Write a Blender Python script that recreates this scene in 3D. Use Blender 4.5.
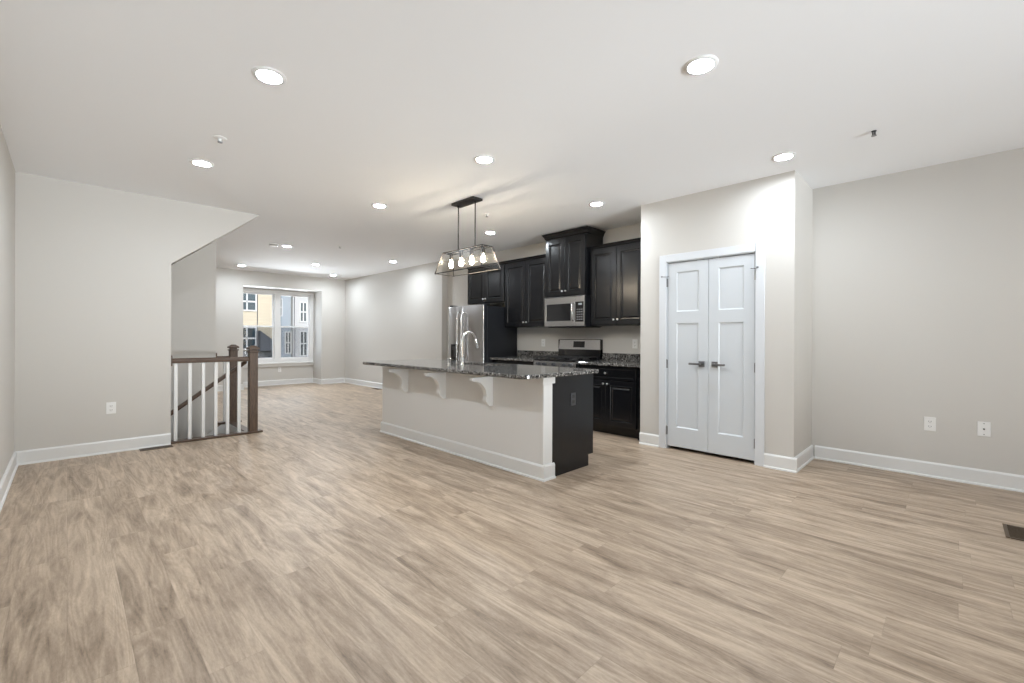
import bpy, bmesh, math, random
from mathutils import Vector, Matrix
random.seed(7)
for o in list(bpy.data.objects): bpy.data.objects.remove(o)
S = bpy.context.scene
C = S.collection
PI = math.pi

# ------------------------------------------------------------------ camera
cam = bpy.data.cameras.new('camera'); cam.sensor_width = 36; cam.sensor_fit = 'HORIZONTAL'
cam.lens = 443.33 / 1024 * 36; cam.shift_y = -3.28 / 1024; cam.clip_start = .02; cam.clip_end = 300
co = bpy.data.objects.new('camera', cam); C.objects.link(co); S.camera = co
co.matrix_world = (Matrix.Translation((0, 0, 1.2052)) @ Matrix.Rotation(-.7863, 4, 'Z')
                   @ Matrix.Rotation(PI / 2, 4, 'X') @ Matrix.Rotation(.004, 4, 'Z'))

# ------------------------------------------------------------------ world, sun, exposure
w = bpy.data.worlds.new('sky'); S.world = w; w.use_nodes = True
nt = w.node_tree; nt.nodes.clear()
sky = nt.nodes.new('ShaderNodeTexSky'); sky.sky_type = 'NISHITA'; sky.sun_disc = False
sky.sun_elevation = math.radians(42); sky.sun_rotation = math.radians(200)
bg = nt.nodes.new('ShaderNodeBackground'); bg.inputs['Strength'].default_value = .22
wo = nt.nodes.new('ShaderNodeOutputWorld')
nt.links.new(sky.outputs[0], bg.inputs[0]); nt.links.new(bg.outputs[0], wo.inputs[0])
sd = bpy.data.lights.new('sun', 'SUN'); sd.energy = 2.0; sd.angle = .01; sd.color = (1, .95, .86)
so = bpy.data.objects.new('sun', sd); C.objects.link(so)
so.location = (0, -8, 12); so.rotation_euler = (math.radians(50), 0, math.radians(-22))
def fill_light(name, loc, sx, sy, aim, energy):
    d = bpy.data.lights.new(name, 'AREA'); d.shape = 'RECTANGLE'; d.size = sx; d.size_y = sy; d.energy = energy; d.color = (.87, .945, 1.0)
    o = bpy.data.objects.new(name, d); C.objects.link(o); o.location = loc
    o.rotation_euler = Vector(aim).to_track_quat('-Z', 'Y').to_euler(); return o
# added area lights brighten the rooms through the back doors and front bay
fill_light('fill_back', (1.5, -13, -1.3), 8, 3, (0, 1, .25), 3100)
fill_light('fill_front_low', (3.2, 21, -2.3), 11, 3, (0, -1, .25), 4000)
fill_light('fill_front_high', (3.4, 16, 5.6), 6, 4, (0, -1, -.6), 800)
LAMP = 318.0      # radiance of the recessed lenses
BULB = 110.0       # radiance of the pendant bulbs
S.view_settings.view_transform = 'Standard'; S.view_settings.look = 'None'
S.view_settings.exposure = .42; S.view_settings.gamma = 1; S.view_settings.use_curve_mapping = False
S.cycles.max_bounces = 16; S.cycles.diffuse_bounces = 12; S.cycles.glossy_bounces = 6
S.cycles.transparent_max_bounces = 16; S.cycles.caustics_reflective = False; S.cycles.caustics_refractive = False
S.cycles.use_denoising = True; S.cycles.sample_clamp_indirect = 6

# ------------------------------------------------------------------ materials
def mat(name, col, rough=.5, metal=0, spec=.5, emit=None, estr=0, coat=0):
    m = bpy.data.materials.new(name); m.use_nodes = True
    b = m.node_tree.nodes['Principled BSDF']
    b.inputs['Base Color'].default_value = (*col, 1); b.inputs['Roughness'].default_value = rough
    b.inputs['Metallic'].default_value = metal; b.inputs['Specular IOR Level'].default_value = spec
    b.inputs['Coat Weight'].default_value = coat
    if emit: b.inputs['Emission Color'].default_value = (*emit, 1); b.inputs['Emission Strength'].default_value = estr
    return m
def N(m, t, **kw):
    n = m.node_tree.nodes.new(t)
    for k, v in kw.items(): setattr(n, k, v)
    return n
def L(m, a, b): m.node_tree.links.new(a, b)
def pbsdf(m): return m.node_tree.nodes['Principled BSDF']
def bumpy(m, scale, strength, dist=.002, detail=3, stretch=None):
    """fine surface relief from a noise"""
    tc = N(m, 'ShaderNodeTexCoord'); n = N(m, 'ShaderNodeTexNoise'); bp = N(m, 'ShaderNodeBump')
    n.inputs['Scale'].default_value = scale; n.inputs['Detail'].default_value = detail
    bp.inputs['Strength'].default_value = strength; bp.inputs['Distance'].default_value = dist
    src = tc.outputs['Object']
    if stretch:
        mp = N(m, 'ShaderNodeMapping'); mp.inputs['Scale'].default_value = stretch; L(m, src, mp.inputs[0]); src = mp.outputs[0]
    L(m, src, n.inputs['Vector']); L(m, n.outputs['Fac'], bp.inputs['Height']); L(m, bp.outputs[0], pbsdf(m).inputs['Normal'])
    return m
def math_n(m, op, a, b=None):
    n = N(m, 'ShaderNodeMath', operation=op)
    for i, v in enumerate((a, b)):
        if v is None: continue
        if isinstance(v, (int, float)): n.inputs[i].default_value = v
        else: L(m, v, n.inputs[i])
    return n.outputs[0]

M_wall = bumpy(mat('wall_paint', (.62, .602, .572), .62, spec=.25), 260, .08, .0008)
M_ceil = bumpy(mat('ceiling_paint', (.90, .912, .93), .8, spec=.1), 220, .08, .0008)
M_trim = mat('trim_white', (.77, .775, .77), .35)
M_door = mat('door_white', (.62, .655, .69), .32); M_casing = mat('casing_white', (.68, .705, .74), .32)
M_black = bumpy(mat('espresso_cabinet', (.0068, .0072, .0088), .24, spec=.45), 60, .04, .001, stretch=(1, 1, .08))
M_pony = mat('island_paint', (.745, .742, .732), .6, spec=.25)
M_steel = bumpy(mat('stainless_steel', (.62, .62, .63), .24, 1), 40, .04, .0008, stretch=(1, 1, 60))
M_chrome = mat('chrome', (.85, .86, .88), .06, 1)
M_nickel = mat('satin_nickel', (.27, .27, .28), .28, 1)
M_knob = mat('knob_nickel', (.93, .93, .92), .38, 1)
M_darkmetal = mat('dark_bronze_metal', (.045, .042, .04), .42, .7)
M_blackglass = mat('black_glass', (.012, .012, .014), .07, spec=.6)
M_iron = mat('cast_iron', (.015, .015, .016), .5)
M_fridgeside = bumpy(mat('fridge_side', (.012, .013, .016), .42, spec=.35), 400, .1, .0006)
M_plate = mat('plastic_white', (.84, .84, .83), .35)
M_slot = mat('slot_dark', (.03, .03, .03), .6)
M_blackplate = mat('plastic_black', (.05, .052, .058), .4)
M_register = mat('brown_register', (.10, .07, .045), .45, .3)
M_vinyl = mat('window_vinyl', (.82, .82, .82), .35)
M_muntin = mat('grille_backlit_shade', (.14, .14, .15), .4)  # bars coloured dark to carry their backlit shade
M_lens = mat('lamp_lens', (.9, .9, .9), .5, emit=(.86, .935, 1.0), estr=LAMP)
M_bulb = mat('lit_bulb', (1, .9, .75), .4, emit=(1, .86, .66), estr=BULB)
M_brass = mat('bulb_cap', (.5, .4, .2), .3, 1)
M_display = mat('oven_display', (.012, .013, .015), .1)

def wood_mat(name, dark, light):
    m = mat(name, light, .38)
    tc = N(m, 'ShaderNodeTexCoord'); mp = N(m, 'ShaderNodeMapping'); n = N(m, 'ShaderNodeTexNoise'); r = N(m, 'ShaderNodeValToRGB')
    mp.inputs['Scale'].default_value = (30, 30, 30) ; n.inputs['Scale'].default_value = 1.3; n.inputs['Detail'].default_value = 6
    n.inputs['Distortion'].default_value = 1.2
    r.color_ramp.elements[0].position = .3; r.color_ramp.elements[0].color = (*dark, 1)
    r.color_ramp.elements[1].position = .7; r.color_ramp.elements[1].color = (*light, 1)
    L(m, tc.outputs['Object'], mp.inputs[0]); L(m, mp.outputs[0], n.inputs['Vector']); L(m, n.outputs['Fac'], r.inputs[0])
    L(m, r.outputs[0], pbsdf(m).inputs['Base Color'])
    return m, mp
M_railwood, mp_ = wood_mat('stair_rail_wood', (.055, .032, .020), (.115, .07, .045))
mp_.inputs['Scale'].default_value = (6, 60, 60)
M_newel, mp_ = wood_mat('newel_wood', (.06, .036, .024), (.13, .085, .058))
mp_.inputs['Scale'].default_value = (60, 60, 6)

def floor_mat():
    m = mat('vinyl_plank_oak', (.36, .29, .22), .38, spec=.35); b = pbsdf(m)
    tc = N(m, 'ShaderNodeTexCoord'); sx = N(m, 'ShaderNodeSeparateXYZ'); L(m, tc.outputs['Object'], sx.inputs[0])
    W, LEN = .18, 1.22
    xs = math_n(m, 'DIVIDE', sx.outputs[0], W); row = math_n(m, 'FLOOR', xs)
    wn = N(m, 'ShaderNodeTexWhiteNoise', noise_dimensions='1D'); L(m, row, wn.inputs['W'])
    ys = math_n(m, 'ADD', math_n(m, 'DIVIDE', sx.outputs[1], LEN), math_n(m, 'MULTIPLY', wn.outputs['Value'], 7.3)); col = math_n(m, 'FLOOR', ys)
    cb = N(m, 'ShaderNodeCombineXYZ'); L(m, row, cb.inputs[0]); L(m, col, cb.inputs[1])
    pid = N(m, 'ShaderNodeTexWhiteNoise', noise_dimensions='3D'); L(m, cb.outputs[0], pid.inputs['Vector'])
    # grain coordinates: each plank is cut from another board
    off = N(m, 'ShaderNodeVectorMath', operation='SCALE'); L(m, pid.outputs['Color'], off.inputs[0]); off.inputs['Scale'].default_value = 37.0
    add = N(m, 'ShaderNodeVectorMath', operation='ADD'); L(m, tc.outputs['Object'], add.inputs[0]); L(m, off.outputs[0], add.inputs[1])
    def noise(sc, scale, detail, dist, rough=.55):
        mp = N(m, 'ShaderNodeMapping'); mp.inputs['Scale'].default_value = sc; L(m, add.outputs[0], mp.inputs[0])
        n = N(m, 'ShaderNodeTexNoise'); n.inputs['Scale'].default_value = scale; n.inputs['Detail'].default_value = detail
        n.inputs['Distortion'].default_value = dist; n.inputs['Roughness'].default_value = rough
        L(m, mp.outputs[0], n.inputs['Vector']); return n.outputs['Fac']
    broad = noise((9, 1.15, 1), 1.0, 7, 1.6, .62)
    fine = noise((36, 1.7, 1), 1.0, 7, 1.6, .66)
    hair = noise((150, 38, 1), 1.0, 4, .6, .7)
    # cathedral grain: contour lines of a slow, stretched noise
    cont = noise((5.5, .55, 1), 1.0, 2, .6, .45)
    tri = math_n(m, 'ABSOLUTE', math_n(m, 'SUBTRACT', math_n(m, 'FRACT', math_n(m, 'MULTIPLY', cont, 17)), .5))
    g = math_n(m, 'ADD', math_n(m, 'MULTIPLY', broad, .62), math_n(m, 'MULTIPLY', fine, .24))
    g = math_n(m, 'ADD', g, math_n(m, 'MULTIPLY', hair, .20))
    g = math_n(m, 'ADD', g, math_n(m, 'MULTIPLY', tri, .12))
    g = math_n(m, 'ADD', g, math_n(m, 'MULTIPLY', math_n(m, 'SUBTRACT', pid.outputs['Value'], .5), .055))
    r = N(m, 'ShaderNodeValToRGB'); L(m, g, r.inputs[0]); e = r.color_ramp.elements
    e[0].position = .38; e[0].color = (.18, .129, .088, 1)
    e[1].position = .80; e[1].color = (.68, .556, .427, 1)
    k = e.new(.52); k.color = (.352, .268, .195, 1)
    k = e.new(.64); k.color = (.498, .393, .295, 1)
    # narrow joints
    fx = math_n(m, 'FRACT', xs); fy = math_n(m, 'FRACT', ys)
    jx = math_n(m, 'LESS_THAN', fx, .012); jy = math_n(m, 'LESS_THAN', fy, .002)
    j = math_n(m, 'MAXIMUM', jx, jy)
    mx = N(m, 'ShaderNodeMix', data_type='RGBA'); L(m, math_n(m, 'MULTIPLY', j, .22), mx.inputs[0])
    L(m, r.outputs[0], mx.inputs[6]); mx.inputs[7].default_value = (.11, .08, .055, 1)
    L(m, mx.outputs[2], b.inputs['Base Color'])
    bp = N(m, 'ShaderNodeBump'); bp.inputs['Strength'].default_value = .12; bp.inputs['Distance'].default_value = .001
    L(m, fine, bp.inputs['Height']); L(m, bp.outputs[0], b.inputs['Normal'])
    return m
M_floor = floor_mat()

def granite():
    m = mat('granite', (.1, .1, .1), .09, spec=.5); b = pbsdf(m)
    tc = N(m, 'ShaderNodeTexCoord')
    v = N(m, 'ShaderNodeTexVoronoi'); v.inputs['Scale'].default_value = 130; L(m, tc.outputs['Object'], v.inputs['Vector'])
    n = N(m, 'ShaderNodeTexNoise'); n.inputs['Scale'].default_value = 48; n.inputs['Detail'].default_value = 4; L(m, tc.outputs['Object'], n.inputs['Vector'])
    sp = N(m, 'ShaderNodeSeparateColor'); L(m, v.outputs['Color'], sp.inputs[0])
    g = math_n(m, 'ADD', math_n(m, 'MULTIPLY', sp.outputs[0], .55), math_n(m, 'MULTIPLY', n.outputs['Fac'], .5))
    r = N(m, 'ShaderNodeValToRGB'); r.color_ramp.interpolation = 'LINEAR'; L(m, g, r.inputs[0]); e = r.color_ramp.elements
    e[0].position = .34; e[0].color = (.008, .008, .009, 1); e[1].position = .86; e[1].color = (.66, .64, .61, 1)
    k = e.new(.52); k.color = (.045, .043, .042, 1); k = e.new(.70); k.color = (.25, .24, .225, 1)
    L(m, r.outputs[0], b.inputs['Base Color']); return m
M_granite = granite()

def glass(name, gloss=.08, tint=(1, 1, 1), rough=.02):
    m = bpy.data.materials.new(name); m.use_nodes = True; t = m.node_tree; t.nodes.clear()
    o = N(m, 'ShaderNodeOutputMaterial'); tr = N(m, 'ShaderNodeBsdfTransparent'); gl = N(m, 'ShaderNodeBsdfGlossy')
    tr.inputs[0].default_value = (*tint, 1); gl.inputs['Roughness'].default_value = rough
    mx = N(m, 'ShaderNodeMixShader'); mx.inputs[0].default_value = gloss; L(m, tr.outputs[0], mx.inputs[1]); L(m, gl.outputs[0], mx.inputs[2]); L(m, mx.outputs[0], o.inputs[0])
    return m
M_screen = glass('fibre_screen', .02, (.70, .71, .72)); M_glass = glass('window_glass', .05); M_pglass = glass('pendant_glass', .006, rough=.3, tint=(.985, .978, .965))

def siding(name, col, period=.16):
    m = mat(name, col, .6)
    tc = N(m, 'ShaderNodeTexCoord'); sx = N(m, 'ShaderNodeSeparateXYZ'); L(m, tc.outputs['Object'], sx.inputs[0])
    f = math_n(m, 'FRACT', math_n(m, 'DIVIDE', sx.outputs[2], period))
    bp = N(m, 'ShaderNodeBump'); bp.inputs['Strength'].default_value = .5; bp.inputs['Distance'].default_value = .02
    L(m, f, bp.inputs['Height']); L(m, bp.outputs[0], pbsdf(m).inputs['Normal']); return m
M_cream = siding('cream_siding', (.66, .575, .43)); M_bluegrey = siding('blue_grey_siding', (.40, .46, .52)); M_pale = siding('pale_grey_siding', (.62, .62, .62))
M_roof = mat('shingle_roof', (.13, .135, .145), .8)
def stone():
    m = mat('stone_veneer', (.3, .3, .3), .8); tc = N(m, 'ShaderNodeTexCoord')
    v = N(m, 'ShaderNodeTexVoronoi'); v.inputs['Scale'].default_value = 4; L(m, tc.outputs['Object'], v.inputs['Vector'])
    sp = N(m, 'ShaderNodeSeparateColor'); L(m, v.outputs['Color'], sp.inputs[0])
    r = N(m, 'ShaderNodeValToRGB'); r.color_ramp.elements[0].color = (.07, .075, .085, 1); r.color_ramp.elements[1].color = (.42, .41, .40, 1)
    L(m, sp.outputs[0], r.inputs[0]); L(m, r.outputs[0], pbsdf(m).inputs['Base Color']); return m
M_stone = stone()
M_ground = bumpy(mat('asphalt', (.16, .16, .16), .9), 20, .3)
M_outglass = mat('far_window_glass', (.05, .075, .095), .05, spec=.6)

# ------------------------------------------------------------------ mesh helpers
class MB:
    def __init__(s): s.bm = bmesh.new()
    def box(s, x0, x1, y0, y1, z0, z1, bev=0, seg=2):
        x0, x1 = sorted((x0, x1)); y0, y1 = sorted((y0, y1)); z0, z1 = sorted((z0, z1))
        v = [s.bm.verts.new(p) for p in ((x0,y0,z0),(x1,y0,z0),(x1,y1,z0),(x0,y1,z0),(x0,y0,z1),(x1,y0,z1),(x1,y1,z1),(x0,y1,z1))]
        fs = [s.bm.faces.new([v[i] for i in q]) for q in ((3,2,1,0),(4,5,6,7),(0,1,5,4),(1,2,6,5),(2,3,7,6),(3,0,4,7))]
        if bev:
            es = list({e for f in fs for e in f.edges})
            bmesh.ops.bevel(s.bm, geom=es, offset=bev, segments=seg, profile=.5, affect='EDGES')
        return s
    def prism(s, poly, axis, a, b):
        """extrude a closed 2-D outline along an axis; outline coords are the two other axes in xyz order"""
        def P(u, v, w): return {'x': (w, u, v), 'y': (u, w, v), 'z': (u, v, w)}[axis]
        lo = [s.bm.verts.new(P(u, v, a)) for u, v in poly]; hi = [s.bm.verts.new(P(u, v, b)) for u, v in poly]
        n = len(poly); fs = [s.bm.faces.new(lo), s.bm.faces.new(hi)]
        for i in range(n): fs.append(s.bm.faces.new((lo[i], lo[(i+1) % n], hi[(i+1) % n], hi[i])))
        return s
    def cyl(s, p0, p1, r, r2=None, seg=20):
        p0, p1 = Vector(p0), Vector(p1); r2 = r if r2 is None else r2
        d = (p1 - p0).normalized(); a = d.orthogonal().normalized(); b = d.cross(a)
        ring = lambda p, q: [s.bm.verts.new(p + q*(a*math.cos(2*PI*i/seg) + b*math.sin(2*PI*i/seg))) for i in range(seg)]
        A, B = ring(p0, r), ring(p1, r2)
        for i in range(seg): s.bm.faces.new((A[i], A[(i+1) % seg], B[(i+1) % seg], B[i]))
        s.bm.faces.new(A[::-1]); s.bm.faces.new(B); return s
    def tube(s, pts, r, seg=12):
        pts = [Vector(p) for p in pts]; rr = r if isinstance(r, (list, tuple)) else [r]*len(pts)
        prev = None; rings = []
        for i, p in enumerate(pts):
            t = (pts[min(i+1, len(pts)-1)] - pts[max(i-1, 0)]).normalized()
            a = t.orthogonal().normalized() if prev is None else (prev - t*prev.dot(t)).normalized()
            prev = a; b = t.cross(a)
            rings.append([s.bm.verts.new(p + rr[i]*(a*math.cos(2*PI*k/seg) + b*math.sin(2*PI*k/seg))) for k in range(seg)])
        for A, B in zip(rings, rings[1:]):
            for k in range(seg): s.bm.faces.new((A[k], A[(k+1) % seg], B[(k+1) % seg], B[k]))
        s.bm.faces.new(rings[0][::-1]); s.bm.faces.new(rings[-1]); return s
    def lathe(s, prof, o=(0, 0, 0), d=(0, 0, 1), seg=24):
        """profile of (radius, distance along d)"""
        o = Vector(o); d = Vector(d).normalized(); a = d.orthogonal().normalized(); b = d.cross(a); rings = []
        for r, h in prof:
            if r < 1e-6: rings.append([s.bm.verts.new(o + d*h)])
            else: rings.append([s.bm.verts.new(o + d*h + r*(a*math.cos(2*PI*k/seg) + b*math.sin(2*PI*k/seg))) for k in range(seg)])
        for A, B in zip(rings, rings[1:]):
            for k in range(seg):
                q = (k+1) % seg
                if len(A) == 1 and len(B) == 1: continue
                if len(A) == 1: s.bm.faces.new((A[0], B[q], B[k]))
                elif len(B) == 1: s.bm.faces.new((A[k], A[q], B[0]))
                else: s.bm.faces.new((A[k], A[q], B[q], B[k]))
        return s
    def panel(s, u0, u1, v0, v1, thick, mp, panels=(), loops=(), cham=.003):
        """slab seen from +w with profiled panels set into its face; mp(u, v, w) gives xyz, w=0 is the face"""
        V = lambda u, v, w: s.bm.verts.new(mp(u, v, w))
        rect = lambda a, b, c, d, w: [V(a, c, w), V(b, c, w), V(b, d, w), V(a, d, w)]
        def ring(A, B):
            for i in range(4): s.bm.faces.new((A[i], A[(i+1) % 4], B[(i+1) % 4], B[i]))
        back = rect(u0, u1, v0, v1, -thick); rim = rect(u0, u1, v0, v1, -cham)
        s.bm.faces.new(back[::-1]); ring(back, rim)
        a, b, c, d = u0+cham, u1-cham, v0+cham, v1-cham
        ring(rim, rect(a, b, c, d, 0))
        us = sorted({a, b, *[p[0] for p in panels], *[p[1] for p in panels]}); vs = sorted({c, d, *[p[2] for p in panels], *[p[3] for p in panels]})
        for i in range(len(us)-1):
            for j in range(len(vs)-1):
                cu, cv = (us[i]+us[i+1])/2, (vs[j]+vs[j+1])/2
                if any(p[0] < cu < p[1] and p[2] < cv < p[3] for p in panels): continue
                s.bm.faces.new(rect(us[i], us[i+1], vs[j], vs[j+1], 0))
        for p in panels:
            prev = rect(*p, 0)
            for ins, w_ in loops:
                cur = rect(p[0]+ins, p[1]-ins, p[2]+ins, p[3]-ins, w_); ring(prev, cur); prev = cur
            s.bm.faces.new(prev)
        bmesh.ops.remove_doubles(s.bm, verts=s.bm.verts, dist=1e-6)
        return s
    def build(s, name, m, parent=None, loc=None, smooth=False):
        bmesh.ops.recalc_face_normals(s.bm, faces=s.bm.faces)
        me = bpy.data.meshes.new(name); s.bm.to_mesh(me); s.bm.free()
        me.materials.append(m)
        if smooth:
            for p in me.polygons: p.use_smooth = True
            me.set_sharp_from_angle(angle=math.radians(38))
        o = bpy.data.objects.new(name, me); C.objects.link(o)
        if parent is not None:
            # meshes are written in world coordinates; keep them there under the thing's base
            o.parent = parent; o.matrix_parent_inverse = Matrix.Identity(4)
            off = Vector((0, 0, 0)); q = parent
            while q is not None: off += q.location; q = q.parent
            if off.length: me.transform(Matrix.Translation(-off))
        elif loc is not None:
            me.transform(Matrix.Translation(-Vector(loc))); o.location = loc
        return o
def tag(o, label=None, cat=None, group=None, kind=None):
    if label: o['label'] = label
    if cat: o['category'] = cat
    if group: o['group'] = group
    if kind: o['kind'] = kind
    return o
def thing(name, loc, label, cat, group=None, kind=None):
    o = bpy.data.objects.new(name, None); C.objects.link(o); o.location = loc; o.empty_display_size = .1
    return tag(o, label, cat, group, kind)
def struct(mb, name, m, label, cat): return tag(mb.build(name, m), label, cat, kind='structure')
def copy_tree(o, parent=None):
    c = o.copy(); C.objects.link(c)
    if parent is not None: c.parent = parent
    for ch in o.children: copy_tree(ch, c)
    return c

# ------------------------------------------------------------------ dimensions (metres; camera stands at x=y=0)
H = 2.74
XL, XR, XP, XF = -.35, 5.37, 4.66, 5.24          # left wall, right and kitchen wall, pantry face, far room wall
YB, YP0, YP1, YS0, YS1, YK, YW, YBAY = -4.6, 1.03, 2.56, 6.20, 7.20, 7.20, 11.55, 12.1
BX0, BX1, BZ = 2.84, 4.62, 2.40                   # window bay
DY0, DY1, DZ = 1.345, 2.25, 2.05                  # pantry door opening
T = .12

# ------------------------------------------------------------------ room shell
f = MB()
HX0, HX1, HY0, HY1 = XL, 1.62, YS0 + .13, YS1     # stairwell opening
f.box(XL - .2, XR + .2, YB - .2, HY0, -.25, 0); f.box(HX1, XR + .2, HY0, HY1, -.25, 0); f.box(1.44, XR + .2, HY1, HY1 + .06, -.25, 0); f.box(XL - .2, XR + .2, HY1 + .06, YBAY + .2, -.25, 0)
struct(f, 'floor', M_floor, 'greige oak vinyl plank floor running through the whole open level', 'floor')
c = MB().box(XL - .2, XR + .4, YB - .2, YBAY + .4, H, H + .15)
struct(c, 'ceiling', M_ceil, 'flat white ceiling with recessed lights over the open level', 'ceiling')
struct(MB().box(XL - T, XL, YB, YBAY, -2.2, H), 'wall_left', M_wall, 'pale grey wall at the left edge of the photo', 'wall')
PX0, PX1, PZ = .1, 3.7, 2.15
struct(MB().box(XL - T, PX0, YB - T, YB, -.2, H).box(PX1, XR + T, YB - T, YB, -.2, H).box(PX0, PX1, YB - T, YB, PZ, H).box(PX0, PX1, YB - T, YB, -.2, 0), 'wall_back', M_wall, 'pale grey wall behind the camera', 'wall')
struct(MB().box(XR, XR + T, YB, YP0 + .05, 0, H), 'wall_right', M_wall, 'pale grey wall right of the pantry with two outlets', 'wall')
struct(MB().box(XR, XR + T, YP1 - .05, YK + .1, 0, H), 'wall_kitchen', M_wall, 'pale grey wall behind the kitchen cabinets', 'wall')
struct(MB().box(XF, XR + T, YK, YW + .1, 0, H), 'wall_far_right', M_wall, 'pale wall left of the refrigerator running to the far room corner', 'wall')
# pantry closet: face with the door opening, and its two sides
p = MB()
p.box(XP, XP + .1, YP0, DY0, 0, H); p.box(XP, XP + .1, DY1, YP1, 0, H); p.box(XP, XP + .1, DY0, DY1, DZ, H)
p.box(XP + .1, XR, YP0, YP0 + .1, 0, H); p.box(XR, XR + .1, YP0, YP1, 0, H); p.box(XP + .1, XR, YP1 - .1, YP1, 0, H)
bmesh.ops.remove_doubles(p.bm, verts=p.bm.verts, dist=1e-5)
struct(p, 'wall_pantry', M_wall, 'pale grey projecting pantry closet walls around the white double door', 'wall')
# stair wall with the sloping underside of the upper flight
sx0, sz0, sx1 = .815, 2.025, 1.70
sl = (H - sz0) / (sx1 - sx0)
zl = sz0 - sl * (sx0 - XL)
struct(MB().prism([(XL, -.2), (sx0, -.2), (sx0, sz0), (sx1, H), (XL, H)], 'y', YS0, YS0 + T), 'wall_stair', M_wall,
       'pale grey wall at left with sloping cut edge above the stair railing', 'wall')
struct(MB().prism([(XL, zl), (sx0, sz0), (sx1, H), (sx1 - .25, H), (XL, zl + .22)], 'y', YS0 + T, YS1), 'soffit_stair', M_wall,
       'sloping underside of the upper stair flight', 'wall')
struct(MB().box(XL, 1.44, YS1, YS1 + T, -2.2, H), 'wall_stair_far', M_wall, 'pale grey wall behind the stair railing', 'wall')
struct(MB().box(XL, HX1, YS0, HY0 - .01, -2.2, -.25).box(HX1, HX1 + T, YS0, YS1 + T, -2.2, -.25).box(1.44, HX1, YS1, YS1 + T, -2.2, -.25), 'wall_stairwell', M_wall,
       'walls of the stairwell below floor level', 'wall')
struct(MB().box(XL - T, HX1 + T, YS0, YS1 + T, -2.3, -2.2), 'floor_stairwell', M_floor, 'landing at the foot of the stairwell', 'floor')
# far room window wall with its bay
b = MB()
b.box(XL, BX0, YW, YW + T, 0, H); b.box(BX1, XF + .05, YW, YW + T, 0, H); b.box(BX0, BX1, YW, YW + T, BZ, H)
b.box(BX0 - T, BX0, YW + T, YBAY + T, 0, H); b.box(BX1, BX1 + T, YW + T, YBAY + T, 0, H)
b.box(BX0, BX1, YW + T, YBAY + T, BZ, BZ + .1); b.box(BX0, BX1, YBAY, YBAY + T, 0, .56); b.box(BX0, BX1, YBAY, YBAY + T, 2.37, BZ)
struct(b, 'wall_window', M_wall, 'pale far wall with a shallow bay holding the double window', 'wall')

# baseboards
def base(name, segs, label):
    m = MB(); h, t = .13, .016
    for (x0, y0, x1, y1, nx, ny) in segs:      # runs along one axis, (nx, ny) points into the room
        if nx:
            pr = [(x0, 0), (x0 + nx*t, 0), (x0 + nx*t, h - .014), (x0 + nx*t*.45, h), (x0, h)]
            m.prism(pr, 'y', y0, y1)
        else:
            pr = [(y0, 0), (y0 + ny*t, 0), (y0 + ny*t, h - .014), (y0 + ny*t*.45, h), (y0, h)]
            m.prism(pr, 'x', x0, x1)
        # shoe moulding
        if nx: m.prism([(x0 + nx*t, 0), (x0 + nx*(t+.012), 0), (x0 + nx*(t+.010), .012), (x0 + nx*t, .018)], 'y', y0, y1)
        else: m.prism([(y0 + ny*t, 0), (y0 + ny*(t+.012), 0), (y0 + ny*(t+.010), .012), (y0 + ny*t, .018)], 'x', x0, x1)
    return struct(m, name, M_trim, label, 'baseboard')
base('baseboard_left', [(XL, YB, XL, YS0, 1, 0)], 'white baseboard along the left wall')
base('baseboard_stair', [(XL, YS0, sx0, YS0, 0, -1)], 'white baseboard under the outlet wall left of the stair railing')
base('baseboard_right', [(XR, YB, XR, YP0 - .03, -1, 0)], 'white baseboard along the right wall')
base('baseboard_pantry', [(XP, YP0 - .028, XP, DY0 - .075, -1, 0), (XP, DY1 + .075, XP, YP1, -1, 0), (XP, YP0, XR, YP0, 0, -1)], 'white baseboard around the pantry closet corner')
base('baseboard_far', [(XF, YK, XF, YW, -1, 0), (XL, YW, BX0, YW, 0, -1), (BX1, YW, XF, YW, 0, -1), (BX0, YBAY, BX1, YBAY, 0, -1),
                       (BX1, YW - .028, BX1, YBAY, -1, 0), (BX0, YW - .028, BX0, YBAY, 1, 0)], 'white baseboard around the far room and window bay')
base('baseboard_stair_end', [(1.44, YS1, 1.44, YS1 + T, 1, 0)], 'short white baseboard on the wall end behind the stair railing')

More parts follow.
